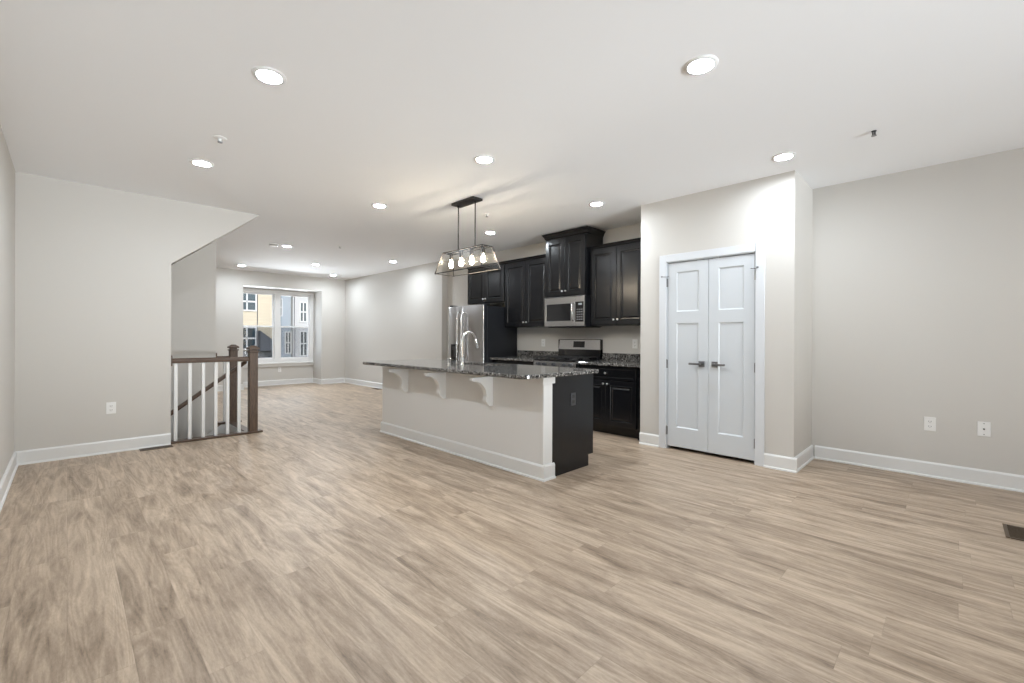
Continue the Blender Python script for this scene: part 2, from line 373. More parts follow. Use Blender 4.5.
# ------------------------------------------------------------------ window in the bay
wn = thing('window_1', ((BX0+BX1)/2, YBAY, .55), 'white double hung twin window in the far bay looking onto town houses', 'window', kind='structure')
XM = (BX0 + BX1) / 2
y = YBAY
fr = MB()
fr.box(BX0, BX1, y - .02, y + .09, 2.30, 2.38, .004); fr.box(BX0, BX1, y - .02, y + .09, .56, .66, .004)
fr.box(BX0, BX0 + .09, y - .02, y + .09, .66, 2.30, .004); fr.box(BX1 - .09, BX1, y - .02, y + .09, .66, 2.30, .004)
fr.box(XM - .065, XM + .065, y - .02, y + .09, .66, 2.30, .004)
fr.build('window_frame', M_vinyl, wn)
MB().box(BX0, BX1, y - .07, y + .02, .535, .562, .006).box(BX0, BX1, y - .035, y - .001, .47, .535, .004).build('window_sill', M_trim, wn)
for xa, xb in ((BX0 + .09, XM - .065), (XM + .065, BX1 - .09)):
    zm = 1.475
    for za, zb, yy in ((.66, zm + .02, y + .015), (zm - .02, 2.30, y + .05)):
        s = MB(); q = .035
        s.box(xa, xb, yy, yy + .03, za, za + q, .003).box(xa, xb, yy, yy + .03, zb - q, zb, .003)
        s.box(xa, xa + q, yy, yy + .03, za + q, zb - q, .003).box(xb - q, xb, yy, yy + .03, za + q, zb - q, .003)
        so_ = s.build('sash', M_vinyl, wn)
        if za < 1: MB().box(xa + .01, xb - .01, yy + .052, yy + .0535, za, zb).build('insect_screen', M_screen, so_)
        MB().box(xa + q, xb - q, yy + .012, yy + .018, za + q, zb - q).build('pane', M_glass, so_)
        tag(MB().box((xa+xb)/2 - .009, (xa+xb)/2 + .009, yy + .006, yy + .011, za + q, zb - q).build('grille_bar', M_muntin, so_), 'vertical grille bar with backlit shade in its colour')

# glass patio doors added behind the camera to let the area light in
pw = thing('added_doors', ((PX0+PX1)/2, YB - .06, 0), 'white framed glass patio doors added behind the camera as a light opening', 'window', kind='structure')
m = MB().box(PX0, PX0 + .07, YB - .1, YB - .02, 0, PZ).box(PX1 - .07, PX1, YB - .1, YB - .02, 0, PZ).box(PX0 + .07, PX1 - .07, YB - .1, YB - .02, PZ - .07, PZ).box(PX0 + .07, PX1 - .07, YB - .1, YB - .02, 0, .08)
m.box((PX0+PX1)/2 - .05, (PX0+PX1)/2 + .05, YB - .1, YB - .02, .08, PZ - .07)
m.build('window_frame', M_vinyl, pw)
for xa, xb in ((PX0 + .07, (PX0+PX1)/2 - .05), ((PX0+PX1)/2 + .05, PX1 - .07)): MB().box(xa, xb, YB - .064, YB - .056, .08, PZ - .07).build('pane', M_glass, pw)

# ------------------------------------------------------------------ pantry double door
dr = thing('door_1', (XP, (DY0+DY1)/2, 0), 'white two leaf pantry double door with satin nickel lever handles', 'door', kind='structure')
cs = MB(); cw = .075
cs.box(XP - .018, XP, DY0 - cw, DY0 + .004, 0, DZ + cw, .004); cs.box(XP - .018, XP, DY1 - .004, DY1 + cw, 0, DZ + cw, .004)
cs.box(XP - .0175, XP, DY0 + .004, DY1 - .004, DZ - .004, DZ + cw, .004)
cs.build('door_casing', M_casing, dr)
MB().box(XP, XP + .1, DY0, DY0 + .012, 0, DZ).box(XP, XP + .1, DY1 - .012, DY1, 0, DZ).box(XP, XP + .1, DY0, DY1, DZ - .012, DZ).build('door_jamb', M_door, dr)
YM = (DY0 + DY1) / 2
lp = [(.003, -.002), (.010, -.009), (.014, -.010)]
for ya, yb, side in ((DY0 + .014, YM - .0018, -1), (YM + .0018, DY1 - .014, 1)):
    fx = XP + .006
    st = .098
    pans = [(ya + st, yb - st, 1.50, 1.93), (ya + st, yb - st, .245, 1.375)]
    lf = MB().panel(ya, yb, .036, DZ - .020, .036, lambda u, v, w_: (fx - w_, u, v), pans, lp, .002).build('door_leaf', M_door, dr)
    # lever handle: square rosette, neck and lever towards the hinge side
    hy = YM + side * .066; hz = .945; X = fx
    tag(MB().box(X - .009, X, hy - .030, hy + .030, hz - .030, hz + .030, .002).build('rosette', M_nickel, lf), 'satin nickel square rosette')
    lv = MB().cyl((X - .009, hy, hz), (X - .052, hy, hz), .011)
    lv.box(X - .062, X - .045, min(hy - side*.012, hy + side*.115), max(hy - side*.012, hy + side*.115), hz - .011, hz + .011, .004)
    tag(lv.build('lever_handle', M_nickel, lf, smooth=True), 'satin nickel lever handle')
    ye = ya - .007 if side < 0 else yb + .007
    for zc in (.20, .93, 1.82):
        hb = MB().box(fx - .002, fx + .004, ye - .012, ye + .012, zc - .045, zc + .045, .001).cyl((fx - .007, ye, zc - .045), (fx - .007, ye, zc + .045), .0065)
        hb.cyl((fx - .007, ye, zc + .045), (fx - .007, ye, zc + .052), .0045)
        tag(hb.build('hinge', M_nickel, lf), 'satin nickel hinge')
    # hinge pin door stop on the top hinge
    ds = MB().cyl((fx - .010, ye, 1.885), (fx - .060, ye + side*.030, 1.885), .004).cyl((fx - .060, ye + side*.030, 1.885), (fx - .068, ye + side*.035, 1.885), .009)
    ds.cyl((fx - .010, ye, 1.885), (fx - .035, ye - side*.035, 1.885), .004)
    tag(ds.build('hinge_stop', M_nickel, lf), 'metal hinge pin stop')
    MB().box(fx - .002, fx + .02, YM + side*.05, YM + side*.11, DZ - .0195, DZ - .0130).build('ball_catch', M_nickel, lf)

# ------------------------------------------------------------------ stairs and railings
stp = thing('staircase', (HX1, 6.77, 0), 'staircase going down behind the white balusters', 'stairs')
run, rise = .262, .188
MB().box(HX1 - .03, HX1 + .06, HY0 + .003, HY1 - .04, 0.0005, .012, .004).build('landing_nosing', M_railwood, stp)
for i in range(8):
    xe = HX1 - i*run
    MB().box(xe - .02, xe - .001, HY0 + .02, HY1 - .02, -(i+1)*rise, -i*rise - (.03 if i else .002)).build('riser', M_trim, stp)
    if xe - run > XL:
        MB().box(xe - run - .03, xe - .02, HY0 + .02, HY1 - .02, -(i+1)*rise - .03, -(i+1)*rise, .006).build('tread', M_railwood, stp)
xa, xb = HX1 - .03, XL + .02
k = rise/run
for yy in (HY0, HY1 - .018):
    MB().prism([(xa, -.20), (xa, -.004), (xa - .08, -.004), (xb, -.004 - k*(xa - .08 - xb)), (xb, -.42 - k*(xa - .08 - xb))], 'y', yy, yy + .017).build('skirt_board', M_trim, stp)

def rail_section(m, x0, x1, yc, z0):
    pr = [(yc-.030, z0), (yc+.030, z0), (yc+.033, z0+.022), (yc+.027, z0+.045), (yc+.012, z0+.055), (yc-.012, z0+.055), (yc-.027, z0+.045), (yc-.033, z0+.022)]
    return m.prism(pr, 'x', x0, x1)
def newel(x, yc, top, par):
    a = .047
    m = MB().box(x-a, x+a, yc-a, yc+a, .0, top-.085, .004)
    m.box(x-a-.010, x+a+.010, yc-a-.010, yc+a+.010, top-.085, top-.065, .004)
    m.box(x-a+.008, x+a-.008, yc-a+.008, yc+a-.008, top-.066, top-.048)
    o = m.build('newel_post', M_newel, par)
    cp = MB(); b0, b1 = a + .014, .022
    cp.box(x-b0, x+b0, yc-b0, yc+b0, top-.048, top-.028, .003)
    lo = [cp.bm.verts.new((x+sx*b0*.95, yc+sy*b0*.95, top-.028)) for sx, sy in ((-1,-1),(1,-1),(1,1),(-1,1))]
    hi = [cp.bm.verts.new((x+sx*b1, yc+sy*b1, top)) for sx, sy in ((-1,-1),(1,-1),(1,1),(-1,1))]
    cp.bm.faces.new(hi); cp.bm.faces.new(lo[::-1])
    for i in range(4): cp.bm.faces.new((lo[i], lo[(i+1) % 4], hi[(i+1) % 4], hi[i]))
    cp.build('newel_cap', M_newel, o)
yn = YS0 + .075
r1 = thing('stair_railing', (1.65, yn, 0), 'nearer brown guard railing with six white balusters beside the stairs', 'railing')
rail_section(MB(), sx0 + .018, 1.606, yn, .905).build('top_rail', M_railwood, r1)
MB().box(sx0 + .0005, sx0 + .018, yn-.045, yn+.045, .875, .995, .004).build('rosette', M_railwood, r1)
MB().box(sx0 + .0005, 1.755, yn-.062, yn+.055, .0005, .024, .005).build('shoe_rail', M_railwood, r1)
newel(1.653, yn, 1.10, r1)
from_px = [.868, 1.000, 1.130, 1.255, 1.378, 1.500]
for x in from_px:
    tag(MB().box(x-.017, x+.017, yn-.017, yn+.017, .024, .906, .002).build('baluster', M_trim, r1), 'white square baluster')
yf = YS1 + .02
r2 = thing('stair_railing', (1.65, yf, 0), 'short farther brown railing and newel post across the stairwell', 'railing')
rail_section(MB(), 1.4585, 1.606, yf, .885).build('top_rail', M_railwood, r2)
MB().box(1.4405, 1.4585, yf-.015, yf+.075, .86, .985, .004).build('rosette', M_railwood, r2)
MB().box(1.4405, 1.75, yf-.055, yf+.055, .0005, .024, .005).build('shoe_rail', M_railwood, r2)
newel(1.653, yf, 1.10, r2)
tag(MB().box(1.533, 1.567, yf-.017, yf+.017, .024, .886, .002).build('baluster', M_trim, r2), 'white square baluster')
# sloping handrail on the inner face of the stair wall
hr = thing('stair_handrail', (1.57, YS0 + T + .06, .885), 'sloping brown handrail descending behind the white balusters', 'handrail')
yh = YS0 + T + .055
m = MB(); x0, z0, x1 = 1.605, .90, XL + .05; z1 = z0 - .745*(x0-x1)
pr = [(-.022, -.028), (.022, -.028), (.026, -.005), (.018, .024), (-.018, .024), (-.026, -.005)]
A = [m.bm.verts.new((x0, yh+a, z0+b_)) for a, b_ in pr]; B = [m.bm.verts.new((x1, yh+a, z1+b_)) for a, b_ in pr]
for i in range(6): m.bm.faces.new((A[i], A[(i+1) % 6], B[(i+1) % 6], B[i]))
m.bm.faces.new(A[::-1]); m.bm.faces.new(B)
m.build('rail', M_railwood, hr)
for x in (.55, -.1):
    z = z0 - .745*(x0-x) - .03
    MB().cyl((x, YS0 + T, z - .04), (x, YS0 + T + .008, z - .04), .025).tube([(x, YS0+T+.008, z-.04), (x, yh-.01, z-.04), (x, yh, z-.03), (x, yh, z+.004)], .007).build('bracket', M_nickel, hr)

# ------------------------------------------------------------------ island
IX0, IX1, IY0, IY1, IZ = 2.85, 3.575, 2.46, 5.185, .875
isl = thing('kitchen_island', ((IX0+IX1)/2, (IY0+IY1)/2, 0), 'long grey panelled kitchen island base with a black end panel and white corbels', 'kitchen island')
MB().box(IX0, IX0 + .085, IY0 + .02, IY1, 0, IZ).build('front_panel', M_pony, isl)
m = MB().box(IX0 - .004, IX0 + .112, IY0, IY0 + .02, 0, IZ, .001)
tag(m.build('corner_board', M_trim, isl), 'white corner board')
m = MB().box(IX0 - .020, IX0 + .136, IY0 - .012, IY0 + .03, IZ - .058, IZ - .0005, .003).box(IX0 - .014, IX0 - .0005, IY0 + .03, IY1 + .012, IZ - .030, IZ - .0005, .003)
m.box(IX0 - .014, IX0 + .085, IY1 + .0005, IY1 + .012, IZ - .030, IZ - .0005, .003)
tag(m.build('cap_trim', M_trim, isl), 'white trim under the counter')
h, t = .13, .016
pr = [(IX0-.0005, 0), (IX0 - t, 0), (IX0 - t, h-.014), (IX0 - t*.45, h), (IX0-.0005, h)]
m = MB().prism(pr, 'y', IY0 - t, IY1 + t)
m.prism([(IX0 - t, 0), (IX0 - t - .012, 0), (IX0 - t - .010, .012), (IX0 - t, .018)], 'y', IY0 - t - .012, IY1 + t)
m.prism([(IY0-.0005, 0), (IY0 - t, 0), (IY0 - t, h-.014), (IY0 - t*.45, h), (IY0-.0005, h)], 'x', IX0 - .0005, IX0 + .132)
m.prism([(IY0 - t, 0), (IY0 - t - .012, 0), (IY0 - t - .010, .012), (IY0 - t, .018)], 'x', IX0 - t - .012, IX0 + .132)
m.prism([(IY1+.0005, 0), (IY1 + t, 0), (IY1 + t, h-.014), (IY1 + t*.45, h), (IY1+.0005, h)], 'x', IX0 - .0005, IX0 + .085)
tag(m.build('baseboard', M_trim, isl), 'white baseboard')
# black end panel notched for the toe kick, and the cabinet behind it
m = MB().prism([(IX0 + .1125, 0), (IX1 - .075, 0), (IX1 - .075, .105), (IX1, .105), (IX1, IZ), (IX0 + .1125, IZ)], 'y', IY0 + .001, IY0 + .021)
tag(m.build('end_panel', M_black, isl), 'black end panel')
m = MB().box(IX0 + .0855, IX1 - .02, IY0 + .0215, 3.45, .105, IZ).box(IX0 + .0855, IX1 - .02, 4.15, IY1, .105, IZ).box(IX0 + .0855, IX1 - .02, 3.45, 4.15, .105, .60).box(IX0 + .0855, IX1 - .075, IY0 + .0215, IY1, 0, .105)
tag(m.build('cabinet_body', M_black, isl), 'black cabinet body on the kitchen side')
n = 5; cy = (IY1 - IY0 - .03) / n
RAISED = [(.003, .002), (.008, .002), (.014, -.007), (.022, -.008), (.044, -.001)]
for i in range(n):
    ya = IY0 + .025 + i*cy + .004; yb = ya + cy - .008
    o = MB().panel(ya, yb, .125, IZ - .02, .019, lambda u, v, w_: (IX1 + w_, u, v), [(ya+.058, yb-.058, .183, IZ-.078)], RAISED).build('door', M_black, isl)
    MB().lathe([(0, .026), (.010, .025), (.013, .019), (.010, .012), (.005, .008), (.005, 0)], (IX1, yb - .03, IZ - .09), (1, 0, 0), 16).build('knob', M_knob, o, smooth=True)
def corbel(yc):
    P = [(IX0 - .0005, IZ - .031), (IX0 - .245, IZ - .031), (IX0 - .25, IZ - .040), (IX0 - .25, IZ - .062)]
    for i in range(13):     # concave sweep, then a small convex foot
        a = i/12; P.append((IX0 - .235 + .155*math.sin(a*PI/2)**1.0, IZ - .066 - .150*(1 - math.cos(a*PI/2))))
    for i in range(1, 9):
        a = i/8; P.append((IX0 - .080 + .030*a + .022*math.sin(a*PI)*-1, IZ - .216 - .085*a))
    P += [(IX0 - .044, IZ - .308), (IX0 - .030, IZ - .314), (IX0 - .0005, IZ - .314)]
    m = MB().prism(P, 'y', yc - .024, yc + .024)
    tag(m.build('corbel', M_trim, isl), 'white scroll corbel')
for yc in (3.12, 3.86, 4.60): corbel(yc)
pl = MB().box(3.255 - .036, 3.255 + .036, IY0 - .005, IY0 + .0005, .653 - .058, .653 + .058, .002).build('outlet_plate', M_blackplate, isl)
pl['label'] = 'dark outlet plate'
MB().box(3.238, 3.272, IY0 - .007, IY0 - .0045, .663, .693, .0008).box(3.238, 3.272, IY0 - .007, IY0 - .0045, .613, .643, .0008).build('socket', M_slot, pl)

def slab(m, x0, x1, y0, y1, z0, z1, rad, hole=None, e=.006):
    """stone slab with rounded corners, eased edges and an optional rectangular cut-out"""
    def outline(ins, z):
        r = [rad[i] for i in range(4)]; pts = []
        for (cx, cyy, sx, sy, a0, rr) in ((x0, y0, 1, 1, PI, r[0]), (x1, y0, -1, 1, 1.5*PI, r[1]), (x1, y1, -1, -1, 0, r[2]), (x0, y1, 1, -1, .5*PI, r[3])):
            for i in range(9):
                a = a0 + i/8*PI/2; q = max(rr - ins, .0005)
                pts.append((cx + sx*rr + math.cos(a)*q, cyy + sy*rr + math.sin(a)*q, z))
        return [m.bm.verts.new(p_) for p_ in pts]
    R = [outline(e, z0), outline(0, z0 + e), outline(0, z1 - e), outline(e, z1)]
    for A, B in zip(R, R[1:]):
        k = len(A)
        for i in range(k): m.bm.faces.new((A[i], A[(i+1) % k], B[(i+1) % k], B[i]))
    if not hole:
        m.bm.faces.new(R[0][::-1]); m.bm.faces.new(R[3])
    else:
        a, b_, c_, d = hole
        def cap(ring, z):
            h = [m.bm.verts.new(q) for q in ((a, c_, z), (b_, c_, z), (b_, d, z), (a, d, z))]
            # ring corner groups: 0-8 near-left, 9-17 near-right, 18-26 far-right, 27-35 far-left
            n_ = len(ring)
            for g in range(4):
                for i in range(8): m.bm.faces.new((ring[g*9+i], ring[g*9+i+1], h[g]))
                m.bm.faces.new((ring[g*9+8], ring[(g*9+9) % n_], h[(g+1) % 4], h[g]))
            return h
        h0 = cap(R[0], z0); h1 = cap(R[3], z1)
        for i in range(4): m.bm.faces.new((h0[i], h0[(i+1) % 4], h1[(i+1) % 4], h1[i]))
    return m
SK = (3.14, 3.46, 3.48, 4.12)
ct = slab(MB(), 2.56, 3.61, 2.41, 5.215, IZ, IZ + .035, (.09, .03, .03, .09), SK).build('island_countertop', M_granite, loc=(3.0, 3.8, IZ), smooth=True)
tag(ct, 'speckled dark granite slab on the island with a seating overhang', 'countertop')
sk = thing('kitchen_sink', ((SK[0]+SK[1])/2, (SK[2]+SK[3])/2, IZ - .2), 'stainless undermount sink let into the granite island top', 'sink')
a, b_, c_, d = SK; zt = IZ - .001; zb = IZ - .20
m = MB().box(a - .015, a, c_ - .015, d + .015, zb, zt).box(b_, b_ + .015, c_ - .015, d + .015, zb, zt).box(a, b_, c_ - .015, c_, zb, zt).box(a, b_, d, d + .015, zb, zt).box(a, b_, c_, d, zb - .006, zb + .006)
m.build('basin', M_steel, sk)
MB().lathe([(0, .004), (.035, .004), (.042, .001), (.042, 0)], ((a+b_)/2, (c_+d)/2, zb + .006)).build('drain', M_chrome, sk, smooth=True)
ZT = IZ + .035
fa = thing('kitchen_faucet', (3.05, 3.81, ZT), 'chrome gooseneck faucet standing on the granite island', 'faucet')
fx_, fy_ = 3.05, 3.81
pts = [(fx_, fy_, ZT + .02), (fx_, fy_, ZT + .26)]
for i in range(1, 13):
    a = PI - i/12*(PI*.93); pts.append((fx_ + .095 + .095*math.cos(a), fy_ + .0, ZT + .26 + .105*math.sin(a)))
MB().lathe([(0, 0), (.027, 0), (.027, .006), (.021, .012), (.021, .07), (.015, .085), (0, .085)], (fx_, fy_, ZT + .0005)).build('faucet_base', M_chrome, fa, smooth=True)
MB().tube(pts, .0115, 14).build('spout', M_chrome, fa, smooth=True)
p_ = Vector(pts[-1]); q_ = (p_ - Vector(pts[-2])).normalized()
MB().lathe([(0, -.005), (.0135, -.005), (.017, .02), (.0185, .085), (.016, .10), (0, .10)], p_, q_ + Vector((.0, 0, 0)), 18).build('spray_head', M_chrome, fa, smooth=True)
MB().tube([(fx_, fy_ - .018, ZT + .05), (fx_, fy_ - .05, ZT + .055), (fx_ + .01, fy_ - .085, ZT + .085)], [.007, .006, .005], 10).build('lever', M_chrome, fa, smooth=True)
sp = thing('soap_dispenser', (3.05, 4.06, ZT), 'small chrome soap dispenser left of the island faucet', 'soap dispenser')
MB().lathe([(0, 0), (.024, 0), (.024, .005), (.017, .010), (.015, .045), (.019, .052), (.019, .062), (0, .064)], (3.05, 4.06, ZT + .0005)).build('pump_body', M_chrome, sp, smooth=True)
MB().tube([(3.05, 4.06, ZT + .058), (3.075, 4.06, ZT + .066), (3.10, 4.06, ZT + .055)], [.007, .006, .005], 10).build('nozzle', M_chrome, sp, smooth=True)

# ------------------------------------------------------------------ kitchen cabinets
def knob(x, y_, z, par):
    tag(MB().lathe([(0, .028), (.010, .027), (.0135, .020), (.010, .012), (.005, .008), (.005, 0)], (x, y_, z), (-1, 0, 0), 16).build('knob', M_knob, par, smooth=True), 'bright nickel knob')
def cab_door(par, xf, ya, yb, za, zb, ky, kz):
    d_ = MB().panel(ya, yb, za, zb, .019, lambda u, v, w_: (xf - w_, u, v), [(ya+.056, yb-.056, za+.056, zb-.056)], RAISED).build('door', M_black, par)
    knob(xf, ky, kz, d_); return d_
CZ = .868
def base_cab(ya, yb, label, filler=None):
    t_ = thing('base_cabinet', (4.79, (ya+yb)/2, 0), label, 'cabinet')
    m = MB().box(4.78, XR - .003, ya, yb, .105, CZ).box(4.855, XR - .003, ya, yb, 0, .105)
    if filler: m.box(4.782, 4.80, filler, ya, 0, CZ)
    m.build('body', M_black, t_)
    yc = (ya+yb)/2; g = .012; xf = 4.76
    dw = MB().panel(ya+g, yb-g, .695, CZ - .015, .019, lambda u, v, w_: (xf - w_, u, v), [(ya+g+.03, yb-g-.03, .722, CZ-.042)], [(.004, -.003), (.008, -.003)]).build('drawer', M_black, t_)
    knob(xf, yc, .775, dw)
    cab_door(t_, xf, yc + .002, yb-g, .125, .68, yc + .03, .64); cab_door(t_, xf, ya+g, yc - .002, .125, .68, yc - .03, .64)
base_cab(2.66, 3.52, 'black base cabinet between the range and the pantry wall', 2.562)
base_cab(4.295, 5.205, 'black base cabinet left of the range behind the island')
def wtop(ya, yb, label):
    o = thing('worktop', (5.05, (ya+yb)/2, CZ), label, 'countertop')
    slab(MB(), 4.725, XR - .001, ya, yb, CZ + .0005, CZ + .033, (.004,)*4, None, .004).build('slab', M_granite, o)
    MB().box(XR - .021, XR - .0005, ya, yb, CZ + .0335, CZ + .135, .002).build('backsplash', M_granite, o)
wtop(2.562, 3.530, 'granite worktop with short backsplash right of the range')
wtop(4.293, 5.21, 'granite worktop with short backsplash between the range and refrigerator')

def crown(m, x, ya, yb, z, h, d, left=True, right=True):
    """stepped cove moulding around the top of a cabinet facing -x"""
    yl = yb + (d if left else 0); yr = ya - (d if right else 0)
    steps = [(0, 0), (.25, .18), (.45, .5), (.85, .82), (1, .84), (1, 1)]
    loops = []
    for a, b__ in steps:
        loops.append([m.bm.verts.new(q) for q in ((XR - .001, ya - (d*a if right else 0), z + h*b__), (x - d*a, ya - (d*a if right else 0), z + h*b__), (x - d*a, yb + (d*a if left else 0), z + h*b__), (XR - .001, yb + (d*a if left else 0), z + h*b__))])
    for A, B in zip(loops, loops[1:]):
        for i in range(4): m.bm.faces.new((A[i], A[(i+1) % 4], B[(i+1) % 4], B[i]))
    m.bm.faces.new(loops[0][::-1]); m.bm.faces.new(loops[-1])
    return m
def upper(ya, yb, za, zb, xf, label, crh=.045, crd=.03, left=False, right=False, filler=None):
    t_ = thing('upper_cabinet', (xf, (ya+yb)/2, za), label, 'cabinet')
    m = MB().box(xf + .02, XR - .0005, ya, yb, za, zb)
    if filler: m.box(xf + .022, xf + .04, filler[0], filler[1], za, zb)
    m.build('body', M_black, t_)
    crown(MB(), xf + .02, ya if not filler else min(ya, filler[0]), yb, zb + .0005, crh, crd, left, right).build('crown_moulding', M_black, t_)
    yc = (ya+yb)/2; g = .012
    cab_door(t_, xf, yc+.002, yb-g, za+.012, zb-.02, yc+.030, za+.075)
    cab_door(t_, xf, ya+g, yc-.002, za+.012, zb-.02, yc-.030, za+.075)
upper(2.70, 3.536, 1.38, 2.42, 5.04, 'tall black wall cabinet beside the pantry wall, right of the microwave', filler=(2.562, 2.70))
upper(3.54, 4.262, 1.80, 2.64, 4.95, 'raised black wall cabinet with wide crown directly above the microwave', .08, .045, True, True)
upper(4.266, 5.212, 1.38, 2.42, 5.04, 'tall black wall cabinet between the microwave and refrigerator')
upper(5.216, 6.17, 1.80, 2.42, 5.04, 'short black wall cabinet above the stainless refrigerator')

# ------------------------------------------------------------------ microwave
mw = thing('microwave_oven', (4.95, 3.892, 1.375), 'stainless over range microwave under the raised black cabinet', 'microwave')
y0, y1, z0, z1, xf = 3.545, 4.258, 1.375, 1.795, 4.935
MB().box(xf + .03, XR - .003, y0, y1, z0, z1, .004).box(4.99, XR - .003, y0 + .03, y1 - .03, z0 - .012, z0).build('body', M_fridgeside, mw)
yk = y0 + .155
dd = MB().panel(yk, y1, z0, z1, .03, lambda u, v, w_: (xf - w_, u, v), [(yk + .075, y1 - .035, z0 + .075, z1 - .10)], [(.003, -.004)], .004).build('door', M_steel, mw)
tag(MB().box(xf + .001, xf + .0035, yk + .079, y1 - .039, z0 + .079, z1 - .104).build('window', M_blackglass, dd), 'black glass window')
MB().tube([(xf, yk + .035, z1 - .10), (xf - .028, yk + .035, z1 - .115), (xf - .036, yk + .035, (z0+z1)/2), (xf - .028, yk + .035, z0 + .09), (xf, yk + .035, z0 + .075)], .010, 12).build('handle', M_steel, dd, smooth=True)
kp = MB().box(xf, xf + .03, y0, yk - .003, z0, z1, .003).build('control_panel', M_steel, mw)
pn = MB().box(xf - .0015, xf + .0, y0 + .014, yk - .004, z0 + .06, z1 - .085).build('keypad', M_blackglass, kp)
m = MB()
for i in range(3):
    for j in range(5): m.box(xf - .0022, xf - .0016, y0 + .030 + i*.036, y0 + .054 + i*.036, z0 + .085 + j*.034, z0 + .100 + j*.034)
m.build('button_marks', mat('button_grey', (.22, .22, .23), .4), kp)
MB().box(xf - .0022, xf - .0016, y0 + .04, y0 + .10, z1 - .13, z1 - .105).build('clock_display', mat('clock_glow', (.3, .33, .35), .3), kp)
MB().box(xf - .004, xf + .02, y0 + .02, y1 - .02, z1 - .012, z1 - .004).build('vent_grille', M_slot, mw)

# ------------------------------------------------------------------ range
rg = thing('gas_range', (5.03, 3.89, 0), 'stainless gas range with black cast iron grates between granite worktops', 'range')
y0, y1 = 3.535, 4.288; xf = 4.735
MB().box(xf + .03, XR - .003, y0, y1, .03, .895, .003).build('body', M_fridgeside, rg)
for sx_, sy_ in ((xf+.07, y0+.04), (xf+.07, y1-.04), (XR-.06, y0+.04), (XR-.06, y1-.04)): MB().cyl((sx_, sy_, 0), (sx_, sy_, .035), .018).build('foot', M_slot, rg)
MB().box(xf + .005, XR - .07, y0, y1, .8955, .912, .004).build('cooktop', M_blackglass, rg)
cp_ = MB().prism([(xf + .03, .80), (xf, .80), (xf + .004, .885), (xf + .016, .895), (xf + .03, .895)], 'y', y0, y1).build('control_panel', M_steel, rg)
for i, yy in enumerate((y0+.09, y0+.20, (y0+y1)/2, y1-.20, y1-.09)):
    tag(MB().lathe([(0, .034), (.018, .033), (.022, .026), (.023, .004), (.026, 0)], (xf + .002, yy, .845), (-1, 0, .05), 18).build('burner_knob', M_blackplate, cp_, smooth=True), 'black burner knob')
od = MB().panel(y0 + .004, y1 - .004, .19, .79, .028, lambda u, v, w_: (xf + .002 - w_, u, v), [(y0 + .11, y1 - .11, .30, .62)], [(.003, -.003)], .004).build('oven_door', M_steel, rg)
MB().box(xf + .003, xf + .0045, y0 + .113, y1 - .113, .303, .617).build('oven_window', M_blackglass, od)
MB().tube([(xf + .002, y0 + .07, .735), (xf - .035, y0 + .075, .735), (xf - .042, y0 + .10, .735), (xf - .042, y1 - .10, .735), (xf - .035, y1 - .075, .735), (xf + .002, y1 - .07, .735)], .011, 12).build('oven_handle', M_steel, od, smooth=True)
MB().box(xf + .002, xf + .03, y0 + .004, y1 - .004, .035, .18, .004).build('drawer', M_steel, rg)
for yc in (y0 + .135, (y0+y1)/2, y1 - .135):
    m = MB(); hw = .112; xa_, xb_ = xf + .05, XR - .10; zt_ = .948
    for yy in (yc - hw, yc + hw): m.box(xa_, xb_, yy - .006, yy + .006, zt_ - .012, zt_, .002)
    for k_ in range(5):
        xx = xa_ + (xb_ - xa_)*k_/4; m.box(xx - .006, xx + .006, yc - hw, yc + hw, zt_ - .014, zt_ - .001, .002)
    for xx in (xa_, xb_):
        for yy in (yc - hw, yc + hw): m.box(xx - .008, xx + .008, yy - .008, yy + .008, .912, zt_ - .006)
    m.build('grate', M_iron, rg)
for xx in (xf + .16, XR - .21):
    for yc in (y0 + .135, (y0+y1)/2, y1 - .135): MB().lathe([(0, .016), (.032, .015), (.036, .009), (.045, .007), (.045, 0)], (xx, yc, .912), seg=20).build('burner', M_iron, rg, smooth=True)
m = MB().prism([(XR - .003, .912), (XR - .068, .912), (XR - .062, 1.045), (XR - .003, 1.045)], 'y', y0, y1)
m.build('backguard', M_blackglass, rg)
bgd = MB().prism([(XR - .003, 1.0455), (XR - .066, 1.0455), (XR - .052, 1.185), (XR - .044, 1.195), (XR - .003, 1.195)], 'y', y0 + .002, y1 - .002).build('backguard_panel', M_steel, rg)
MB().prism([(XR - .0643, 1.075), (XR - .0663, 1.075), (XR - .0573, 1.165), (XR - .0553, 1.165)], 'y', 3.81, 4.01).build('display', M_display, bgd)
for yy in (y0, y1 - .0015): MB().box(XR - .068, XR - .004, yy, yy + .0015, .93, 1.19).build('backguard_end', M_blackglass, rg)

# ------------------------------------------------------------------ refrigerator
fg = thing('refrigerator', (5.0, 5.71, 0), 'stainless side by side refrigerator with black sides and a water dispenser', 'refrigerator')
y0, y1 = 5.225, 6.13; xf = 4.60; ztop = 1.735; ysp = 5.765
MB().box(xf + .085, XR - .01, y0, y1, .02, ztop - .02, .006).build('body', M_fridgeside, fg)
MB().box(xf + .09, XR - .05, y0 + .02, y1 - .02, 0, .02).box(xf + .03, xf + .085, y0 + .01, y1 - .01, .01, .075).build('kick_grille', M_slot, fg)
def fdoor(ya, yb):
    d_ = MB().box(xf, xf + .022, ya, yb, .08, ztop, .010, 4).build('door', M_steel, fg, smooth=True)
    MB().box(xf + .018, xf + .082, ya + .0015, yb - .0015, .081, ztop - .001, .003).build('door_liner', M_fridgeside, d_)
    return d_
d1 = fdoor(y0, ysp - .003); d2 = fdoor(ysp + .003, y1)
